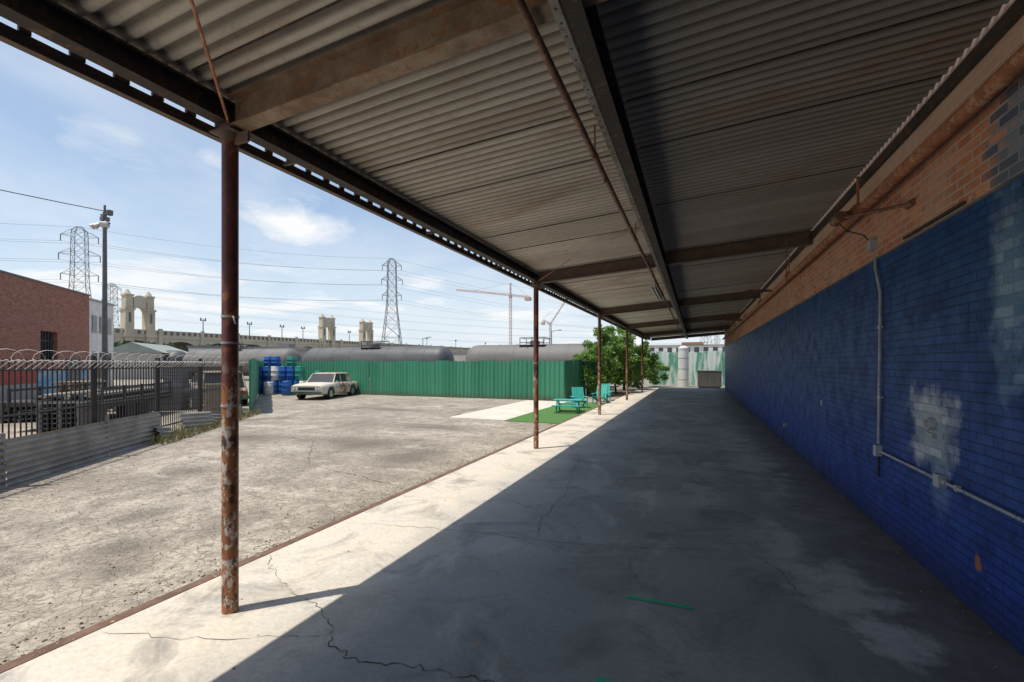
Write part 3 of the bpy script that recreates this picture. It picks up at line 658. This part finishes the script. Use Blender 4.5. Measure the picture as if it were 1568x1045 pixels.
# ---------------------------------------------------------------- left brick building
P0=Vector((-34.6,16.2)); P1=Vector((-20.5,1.0)); ang=math.atan2(P1.y-P0.y,P1.x-P0.x); LB=(P1-P0).length
e=empty('red_brick_warehouse',(P0.x,P0.y,0),ang)
b=MB(); H=6.05
out=Vector((-math.sin(ang),math.cos(ang))); sgn=1 if (Vector((0,0))-P0).dot(out)>0 else -1
def yb(a,c): 
    a,c=a*sgn,c*sgn; return (min(a,c),max(a,c))
wins=[(3.4,4.9,2.1,3.6),(8.6,10.2,2.1,3.6),(13.5,15,2.1,3.6)]
xprev=0
for (xa,xb,za,zb) in wins:
    b.box(xprev,xa,*yb(-.35,0),-.1,H,0); b.box(xa,xb,*yb(-.35,0),-.1,za,0); b.box(xa,xb,*yb(-.35,0),zb,H,0); xprev=xb
b.box(xprev,LB,*yb(-.35,0),-.1,H,0); b.box(0,.35,*yb(-14,-.35),-.1,H,0); b.box(LB-.35,LB,*yb(-14,-.35),-.1,H,0); b.box(.35,LB-.35,*yb(-14,-.36),-.1,H-.5,1)
b.build('brick_walls',[M['redbrick'],M['fard']],e)
b=MB(); b.box(-.04,LB+.04,*yb(-.40,.04),H,H+.09,5)
for (xa,xb,za,zb) in wins:
    b.box(xa,xb,*yb(-.25,-.2),za,zb,1)
    for k in range(1,6): x=xa+(xb-xa)*k/6; b.box(x-.02,x+.02,*yb(-.19,-.15),za,zb,2)
    for z in (za+.5,za+1.0): b.box(xa,xb,*yb(-.2,-.14),z-.02,z+.02,2)
    b.box(xa-.1,xb+.1,*yb(-.2,.06),za-.1,za,0)
b.box(5.3,LB,*yb(.003,.02),-.1,1.75,3); b.box(.3,5.3,*yb(.003,.02),-.1,1.5,6); b.box(5.3,LB,*yb(.02,.03),-.1,.9,4)
b.box(1.0,2.6,*yb(.021,.04),-.1,2.2,5); b.build('coping_windows_doors',[M['farb'],M['glass'],M['black'],M['redp'],M['silver'],M['dgrey'],M['bluep']],e)
e=empty('white_two_storey_building',(-45.2,22.8,0),ang); b=MB(); b.box(0,4,*yb(-8,0),-.1,6.7,0); b.box(-.08,4.1,*yb(-8.1,.1),6.7,6.85,1)
for x in(.5,1.7,2.9):
    for z in(1.6,4.4): b.box(x,x+.7,*yb(.005,.05),z,z+1.2,2); b.box(x-.08,x+.78,*yb(.005,.08),z-.12,z,1)
b.build('walls_and_windows',[M['white'],M['farb'],M['glass']],e)

e=empty('yard_shed',(-67,38,0),math.radians(130)); b=MB(); b.box(-5,5,-3,3,-.1,3.3,0); 
b.loft([[(-5.4,-3.5,3.2),(-5.4,3.5,3.2),(-5.4,0,4.5)],[(5.4,-3.5,3.2),(5.4,3.5,3.2),(5.4,0,4.5)]],1,False)
for x in(-4,-1,2.2): b.box(x,x+1.4,3.003,3.05,.9,2.2,2); b.box(x,x+1.4,-3.05,-3.003,.9,2.2,2)
b.build('walls_and_roof',[M['farb'],M['lroof'],M['glass']],e)
for (x,y,w,dp,h,r,mm) in ((-62,55,10,7,4.4,20,'farb'),(-80,60,14,9,5.0,50,'white'),(-100,120,26,12,7.0,30,'farb'),(-70,150,30,12,6.0,0,'farb'),(-40,190,26,14,6.0,0,'white'),(-90,210,34,14,7,10,'fard')):
    e=empty('low_warehouse',(x,y,0),math.radians(r)); b=MB(); b.box(-w/2,w/2,-dp/2,dp/2,-.1,h-.4,0); b.box(-w/2-.2,w/2+.2,-dp/2-.2,dp/2+.2,h-.4,h,1)
    k=-w/2+1
    while k<w/2-2: b.box(k,k+1.5,-dp/2-.03,-dp/2-.004,1.2,2.8,2); k+=3
    b.box(-w/2-.03,-w/2-.004,-1.5,1.5,0,3,2); b.box(-1,1,-1,1,h,h+.7,1); b.build('walls_roof_windows',[M[mm],M['fard'],M['glass']],e)

# ---------------------------------------------------------------- floodlight pole
e=empty('floodlight_pole',(-27.7,13.6,-.05)); b=MB(); b.cyl((0,0,0),(0,0,9.6),.13,.08,14,0); b.box(-.4,.4,-.04,.04,8.95,9.03,0); b.cyl((0,0,9.6),(0,0,9.95),.05,.05,8,0); b.box(-.3,.3,-.05,.05,9.45,9.52,0)
for x,y in((-.36,-.12),(.36,-.12),(-.05,.2),(-.2,-.1)):
    b.cyl((x,y,9.0),(x+x*.3,y-.2,8.82),.08,.15,12,1); b.cyl((x+x*.3,y-.2,8.82),(x+x*.31,y-.21,8.81),.14,.14,12,2)
b.box(-.14,.14,-.15,.15,9.15,9.35,0); b.box(-.12,.12,.1,.3,9.5,9.75,0)
b.cyl((.2,0,0),(.2,0,2.2),.05,.05,8,0); b.box(-.2,.2,-.25,-.14,1.2,1.9,0)
b.build('pole_and_lamps',[M['dgrey'],M['galv'],M['wtank']],e)

# ---------------------------------------------------------------- pylons
def pylon(name,x,y,rz,H=45,r=.12,arm=4.4):
    e=empty(name,(x,y,0),rz); b=MB()
    lv=[(0,4.6),(.14,4.0),(.28,3.3),(.40,2.7),(.50,2.2),(.58,1.9),(.66,1.75),(.74,1.7),(.82,1.65),(.90,1.6),(.97,1.5),(1.0,.5)]
    lv=[(z*H,w) for z,w in lv]; cs=((-1,-1),(1,-1),(1,1),(-1,1))
    for (z0,w0),(z1,w1) in zip(lv[:-1],lv[1:]):
        for i in range(4):
            a,c=cs[i],cs[(i+1)%4]
            b.cyl((a[0]*w0,a[1]*w0,z0),(a[0]*w1,a[1]*w1,z1),r*1.1,r,4,0,False,False)
            b.cyl((a[0]*w0,a[1]*w0,z0),(c[0]*w1,c[1]*w1,z1),r*.6,r*.6,3,0,False,False)
            b.cyl((c[0]*w0,c[1]*w0,z0),(a[0]*w1,a[1]*w1,z1),r*.6,r*.6,3,0,False,False)
            b.cyl((a[0]*w1,a[1]*w1,z1),(c[0]*w1,c[1]*w1,z1),r*.6,r*.6,3,0,False,False)
    att=[]
    for f,al in ((.66,arm*1.0),(.80,arm*1.1),(.93,arm)):
        z=f*H
        for s in(-1,1):
            for q in(-1,1):
                b.cyl((s*1.6,q*1.6,z),(s*al,0,z+.3),r*.8,r*.7,3,0,False,False); b.cyl((s*1.6,q*1.6,z+1.8),(s*al,0,z+.3),r*.8,r*.7,3,0,False,False)
            b.cyl((s*al,0,z+.3),(s*al,0,z-1.7),.13,.13,6,0); 
            att.append(Vector((x+math.cos(rz)*s*al,y+math.sin(rz)*s*al,z-1.7)))
    att.append(Vector((x,y,H))); b.build('lattice',M['pylon'],e); return att
la=math.radians(30)
A=pylon('transmission_tower',-113,151,la,44,.12,3.7); B=pylon('transmission_tower',-176,80,math.radians(50),44,.09,4.4); C=pylon('transmission_tower',-285,143,la,44,.12); D_=pylon('transmission_tower',6,330,la,40); E=pylon('transmission_tower',-262,-20,la,44)
F=pylon('transmission_tower',20,520,la,40)
b=MB()
def cab(p,q,sag,r=.055):
    pts=[p.lerp(q,t/24)-Vector((0,0,sag*4*(t/24)*(1-t/24))) for t in range(25)]; b.path(pts,r,3)
for U,V,sg in((A,B,2.2),(A,D_,5),(B,E,3)):
    for p,q in zip(U,V): cab(p,q,sg,.04)
for p,q in zip(C,F): cab(p,q,8,.05)
b.build('power_lines',M['cable'])
b=MB(); pts=[Vector((-27.7,13.6,9.6)).lerp(Vector((-30,-12,10.2)),t/16)-Vector((0,0,.5*4*(t/16)*(1-t/16))) for t in range(17)]; b.path(pts,.02,4); b.build('overhead_cable',M['black'])

# ---------------------------------------------------------------- viaduct
e=empty('arched_concrete_bridge'); bx=-168.; b=MB()
def dz(y): return 11.6+ (y-90)*.006
ya,yb2=40,430; W2=7
N=40
R=[]
for i in range(N+1):
    y=ya+(yb2-ya)*i/N; z=dz(y); R.append([(bx-W2,y,z-1.6),(bx+W2,y,z-1.6),(bx+W2,y,z+1.0),(bx-W2,y,z+1.0)])
b.loft(R,0,False)
sp=13.5; y=ya
while y<yb2:
    n=10; top=dz(y)-1.6; hw=(sp-2.2)/2; yc=y+sp/2
    arc=[(yc-hw*math.cos(math.pi*i/n),top-4.4+3.6*math.sin(math.pi*i/n)) for i in range(n+1)]
    for xx in (bx-W2+.2,bx+W2-.2):
        for i in range(n):
            (u0,v0),(u1,v1)=arc[i],arc[i+1]; b.add([(xx,u0,v0),(xx,u1,v1),(xx,u1,top+.01),(xx,u0,top+.01)],[(0,1,2,3)],0)
    for i in range(n):
        (u0,v0),(u1,v1)=arc[i],arc[i+1]; b.add([(bx-W2+.2,u0,v0),(bx-W2+.2,u1,v1),(bx+W2-.2,u1,v1),(bx+W2-.2,u0,v0)],[(0,1,2,3)],1)
    b.box(bx-W2+.2,bx+W2-.2,y-1.1,y+1.1,-.1,top,0); b.box(bx+W2-.2,bx+W2+.35,y-.6,y+.6,-.1,dz(y)+1.5,0)
    y+=sp
y=ya
while y<yb2: b.box(bx+W2+.003,bx+W2+.12,y,y+.9,dz(y)-.4,dz(y)+.7,1); y+=1.9
b.build('deck_and_arches',[M['stone'],M['bshade']],e)
def portal(yc,xx=bx+W2-.6,tall=12.0,ow=4.1,iw=1.75):
    b=MB(); z0=dz(yc)-3; z1=dz(yc)+tall; dp=1.3
    for s in(-1,1):
        a,c=sorted((yc+s*iw,yc+s*ow)); b.box(xx-dp,xx+dp,a,c,-.1,z1-4.6,0)
        b.box(xx-dp-.25,xx+dp+.25,a-.25,c+.25,z1-5.2,z1-4.6,0); b.box(xx-dp+.2,xx+dp-.2,a+.2,c-.2,z1-4.6,z1-.9,0)
        b.box(xx-dp,xx+dp,a,c,z1-.9,z1-.4,0); m=(a+c)/2; b.cyl((xx,m,z1-.4),(xx,m,z1+1.1),1.1,.25,8,0,False)
        b.box(xx+dp+.003,xx+dp+.1,m-.3,m+.3,z0+6,z1-6,1); b.box(xx-dp-.3,xx+dp+.3,a-.3,c+.3,z0+1.5,z0+2.6,0)
    n=12; zs=z1-6.0; arc=[(yc-iw*math.cos(math.pi*i/n),zs+iw*math.sin(math.pi*i/n)) for i in range(n+1)]
    tp=z1-1.6
    for sx in (-dp+.3,dp-.3):
        for i in range(n):
            (u0,v0),(u1,v1)=arc[i],arc[i+1]; t0=tp+1.1*math.sin(math.pi*i/n); t1=tp+1.1*math.sin(math.pi*(i+1)/n)
            b.add([(xx+sx,u0,v0),(xx+sx,u1,v1),(xx+sx,u1,t1),(xx+sx,u0,t0)],[(0,1,2,3)],0)
    for i in range(n):
        (u0,v0),(u1,v1)=arc[i],arc[i+1]; t0=tp+1.1*math.sin(math.pi*i/n); t1=tp+1.1*math.sin(math.pi*(i+1)/n)
        b.add([(xx-dp+.3,u0,v0),(xx-dp+.3,u1,v1),(xx+dp-.3,u1,v1),(xx+dp-.3,u0,v0)],[(0,1,2,3)],0)
        b.add([(xx-dp+.3,u0,t0),(xx-dp+.3,u1,t1),(xx+dp-.3,u1,t1),(xx+dp-.3,u0,t0)],[(0,1,2,3)],0)
    b.build('portal_tower',[M['stone'],M['bshade']],e)
portal(88); portal(166.5); portal(194)
b=MB()
for yy in (70,108,126,141,152,181,222,252,290,340):
    x=bx+W2-.3; z=dz(yy)+1; b.cyl((x,yy,z),(x,yy,z+5.0),.17,.12,8,0); b.box(x-.2,x+.2,yy-1.0,yy+1.0,z+4.2,z+4.4,0)
    for s in(-.8,.8): b.cyl((x,yy+s,z+4.4),(x,yy+s,z+5.3),.28,.18,8,0)
b.build('bridge_lamps',M['dgrey'],e)

# ---------------------------------------------------------------- cranes
def lattice(b,p,q,w,r,step):
    p=Vector(p);q=Vector(q);dd=(q-p);L=dd.length;dd.normalize();a=dd.orthogonal().normalized()*w;c=dd.cross(a.normalized())*w; k=[a+c,a-c,-a-c,-a+c]; n=int(L/step)
    for i in range(4): b.cyl(p+k[i],q+k[i],r,r,4,0,False,False)
    for j in range(n):
        for i in range(4): b.cyl(p+dd*(L*j/n)+k[i],p+dd*(L*(j+1)/n)+k[(i+1)%4],r*.7,r*.7,3,0,False,False)
e=empty('tower_crane',(-152,372,0)); b=MB(); ct=.927; stt=.375
lattice(b,(0,0,0),(0,0,62),.9,.16,3.0); lattice(b,(0,0,62),(0,0,73),.5,.15,3)
lattice(b,(0,0,62.5),(-48*ct,-48*stt,67),.6,.13,3); lattice(b,(0,0,62.5),(18*ct,18*stt,60.5),.6,.15,3)
b.box(12,17,3,8,57.5,60,0); b.cyl((0,0,73),(-32*ct,-32*stt,66.5),.1,.1,4); b.cyl((0,0,73),(16*ct,16*stt,61.5),.1,.1,4); b.box(-1.2,1.2,-1.2,1.2,60,62.5,0)
b.build('mast_and_jib',M['crane'],e)
e=empty('luffing_crane',(-130,420,0)); b=MB(); lattice(b,(0,0,0),(0,0,40),.8,.16,3); lattice(b,(0,0,40),(13,6,62),.5,.13,3); lattice(b,(0,0,40),(-7,-3,44),.6,.15,3); b.cyl((-6,-3,46),(12,6,61),.1,.1,4); b.box(-8,-5,-4,-2,39,42,0)
b.build('mast_and_jib',M['crane'],e)
def lamp(name,x,y,h):
    e=empty(name,(x,y,0)); b=MB(); b.cyl((0,0,0),(0,0,h),.11,.07,8,0)
    b.path([(0,0,h-.3),(.6,.2,h),(1.4,.5,h+.1)],.05,6); b.box(1.2,1.9,.4,.65,h+.05,h+.2,0); b.build('pole_and_arm',M['dgrey'],e)
lamp('street_lamp',-27,88,8.5); lamp('street_lamp',-60,92,8); lamp('street_lamp',-36,110,8)
e=empty('water_tank',(-1.0,41,-.06)); b=MB(); b.cyl((0,0,0),(0,0,3.3),.42,.42,24,0); b.cyl((0,0,3.3),(0,0,3.45),.42,.15,24,0)
for z in(.6,1.5,2.4,3.1): b.cyl((0,0,z),(0,0,z+.03),.43,.43,24,1)
b.build('shell',[M['wtank'],M['silver']],e)
e=empty('utility_cabinet',(1.0,39.6,-.06)); b=MB(); b.box(-.9,.85,-.5,.5,.1,1.35,0); b.box(-.95,.9,-.55,.55,1.35,1.42,0); b.box(-.8,.75,-.4,.4,0,.1,1)
for x in(-.85,0): b.box(x,x+.78,-.53,-.503,.2,1.25,1); 
b.build('cabinet_body',[M['silver'],M['dgrey']],e)
e=empty('distant_apartment_building',(-6,150,0)); b=MB(); b.box(-18,18,-6,6,-.1,7.2,0); b.box(2,8,-6.5,6,7.5,8.2,1); b.box(-18.2,18.2,-6.2,6.2,7.2,7.5,2)
for k in range(14): b.box(-17+k*2.5,-15.7+k*2.5,-6.04,-6.004,3,4.6,3); b.box(-17+k*2.5,-15.7+k*2.5,-6.04,-6.004,5.2,6.7,3)
b.build('walls',[M['white'],M['redbrick'],M['farb'],M['glass']],e)

# ---------------------------------------------------------------- world
EL=math.radians(71)
w=bpy.data.worlds.new('World'); scene.world=w; w.use_nodes=True; t=w.node_tree
bg=t.nodes['Background']; bg.inputs['Strength'].default_value=.15
class WN(NT):
    def __init__(s): s.t=t; s.co=s.n('ShaderNodeTexCoord').outputs['Generated']
m=WN()
sky=m.n('ShaderNodeTexSky',sky_type='NISHITA'); sky.sun_disc=False; sky.sun_elevation=EL; sky.sun_rotation=math.radians(225); sky.air_density=1.0; sky.dust_density=1.2; sky.ozone_density=1.0
x,y,z=m.sep()
zz=m.math('MAXIMUM',m.math('ADD',z,.06),.02)
pv=m.comb(m.math('DIVIDE',x,zz),m.math('DIVIDE',y,zz),0.)
n1=m.noise(.55,5,.62,pv,.3); n2=m.noise(1.6,5,.6,m.comb(x,y,m.math('MULTIPLY',z,3.2)),.2)
n3=m.noise(5.5,5,.62,m.comb(x,y,m.math('MULTIPLY',z,2.6)),.4)
n4=m.noise(4.0,5,.62,m.comb(x,y,m.math('MULTIPLY',z,5.)),.3)
wisps=m.math('MULTIPLY',m.ramp(n1,.48,.76,0,.5),m.ramp(z,.03,.15))
wisp2=m.math('MULTIPLY',m.ramp(n2,.46,.66,0,.5),m.ramp(z,.5,.1))
wisp3=m.math('MULTIPLY',m.ramp(n4,.48,.60,0,.9),m.ramp(z,.26,.14))
mask=m.math('MAXIMUM',m.math('MAXIMUM',wisps,wisp2),wisp3)
def cloud(px,py,hw,hh,amt):
    global mask
    u=(px-784)/697; v=(557-py)/697; dv=Vector((.927*u-.375,.375*u+.927,v)).normalized()
    dx=m.math('SUBTRACT',x,dv.x); dy=m.math('SUBTRACT',y,dv.y); dzz=m.math('SUBTRACT',z,dv.z)
    rh=m.math('SQRT',m.math('ADD',m.math('MULTIPLY',dx,dx),m.math('MULTIPLY',dy,dy)))
    a=m.math('DIVIDE',rh,hw); c=m.math('DIVIDE',dzz,hh)
    r=m.math('SQRT',m.math('ADD',m.math('MULTIPLY',a,a),m.math('MULTIPLY',c,c)))
    r=m.math('ADD',r,m.math('MULTIPLY',m.math('SUBTRACT',n3,.5),3.2))
    mask=m.math('MAXIMUM',mask,m.math('MULTIPLY',m.ramp(r,1.15,.2),amt))
cloud(440,340,.10,.035,1.); cloud(320,238,.05,.025,.7); cloud(200,212,.07,.04,.5); cloud(440,415,.12,.022,.8); cloud(225,432,.07,.018,.9)
haze=m.ramp(z,.0,.32,.9,0.0)
hz=m.math('POWER',haze,1.2)
col=m.mix(.22,sky.outputs[0],(4.4,5.9,7.4))
col=m.mix(hz,col,(5.4,6.0,6.6)); col=m.mix(mask,col,(6.5,6.6,6.7))
m.l(col,bg.inputs['Color'])

sun=bpy.data.lights.new('Sun','SUN'); sun.energy=5.0; sun.angle=math.radians(.5); sun.color=(1,.93,.82)
so=bpy.data.objects.new('sun',sun); COL.objects.link(so)
dv=Vector((math.cos(EL)*.714,math.cos(EL)*.70,-math.sin(EL))); so.rotation_euler=dv.to_track_quat('-Z','Y').to_euler(); so.location=(-10,-10,30)

# ---------------------------------------------------------------- camera
cam=bpy.data.cameras.new('Camera'); cam.lens=16; cam.sensor_width=36; cam.shift_y=34.5/1568; cam.clip_end=6000; cam.clip_start=.05
co=bpy.data.objects.new('camera',cam); COL.objects.link(co); co.location=(0,0,1.9); co.rotation_euler=(math.radians(90),0,math.radians(22.03))
scene.camera=co
scene.view_settings.view_transform='Standard'; scene.view_settings.look='None'; scene.view_settings.exposure=0; scene.view_settings.gamma=1
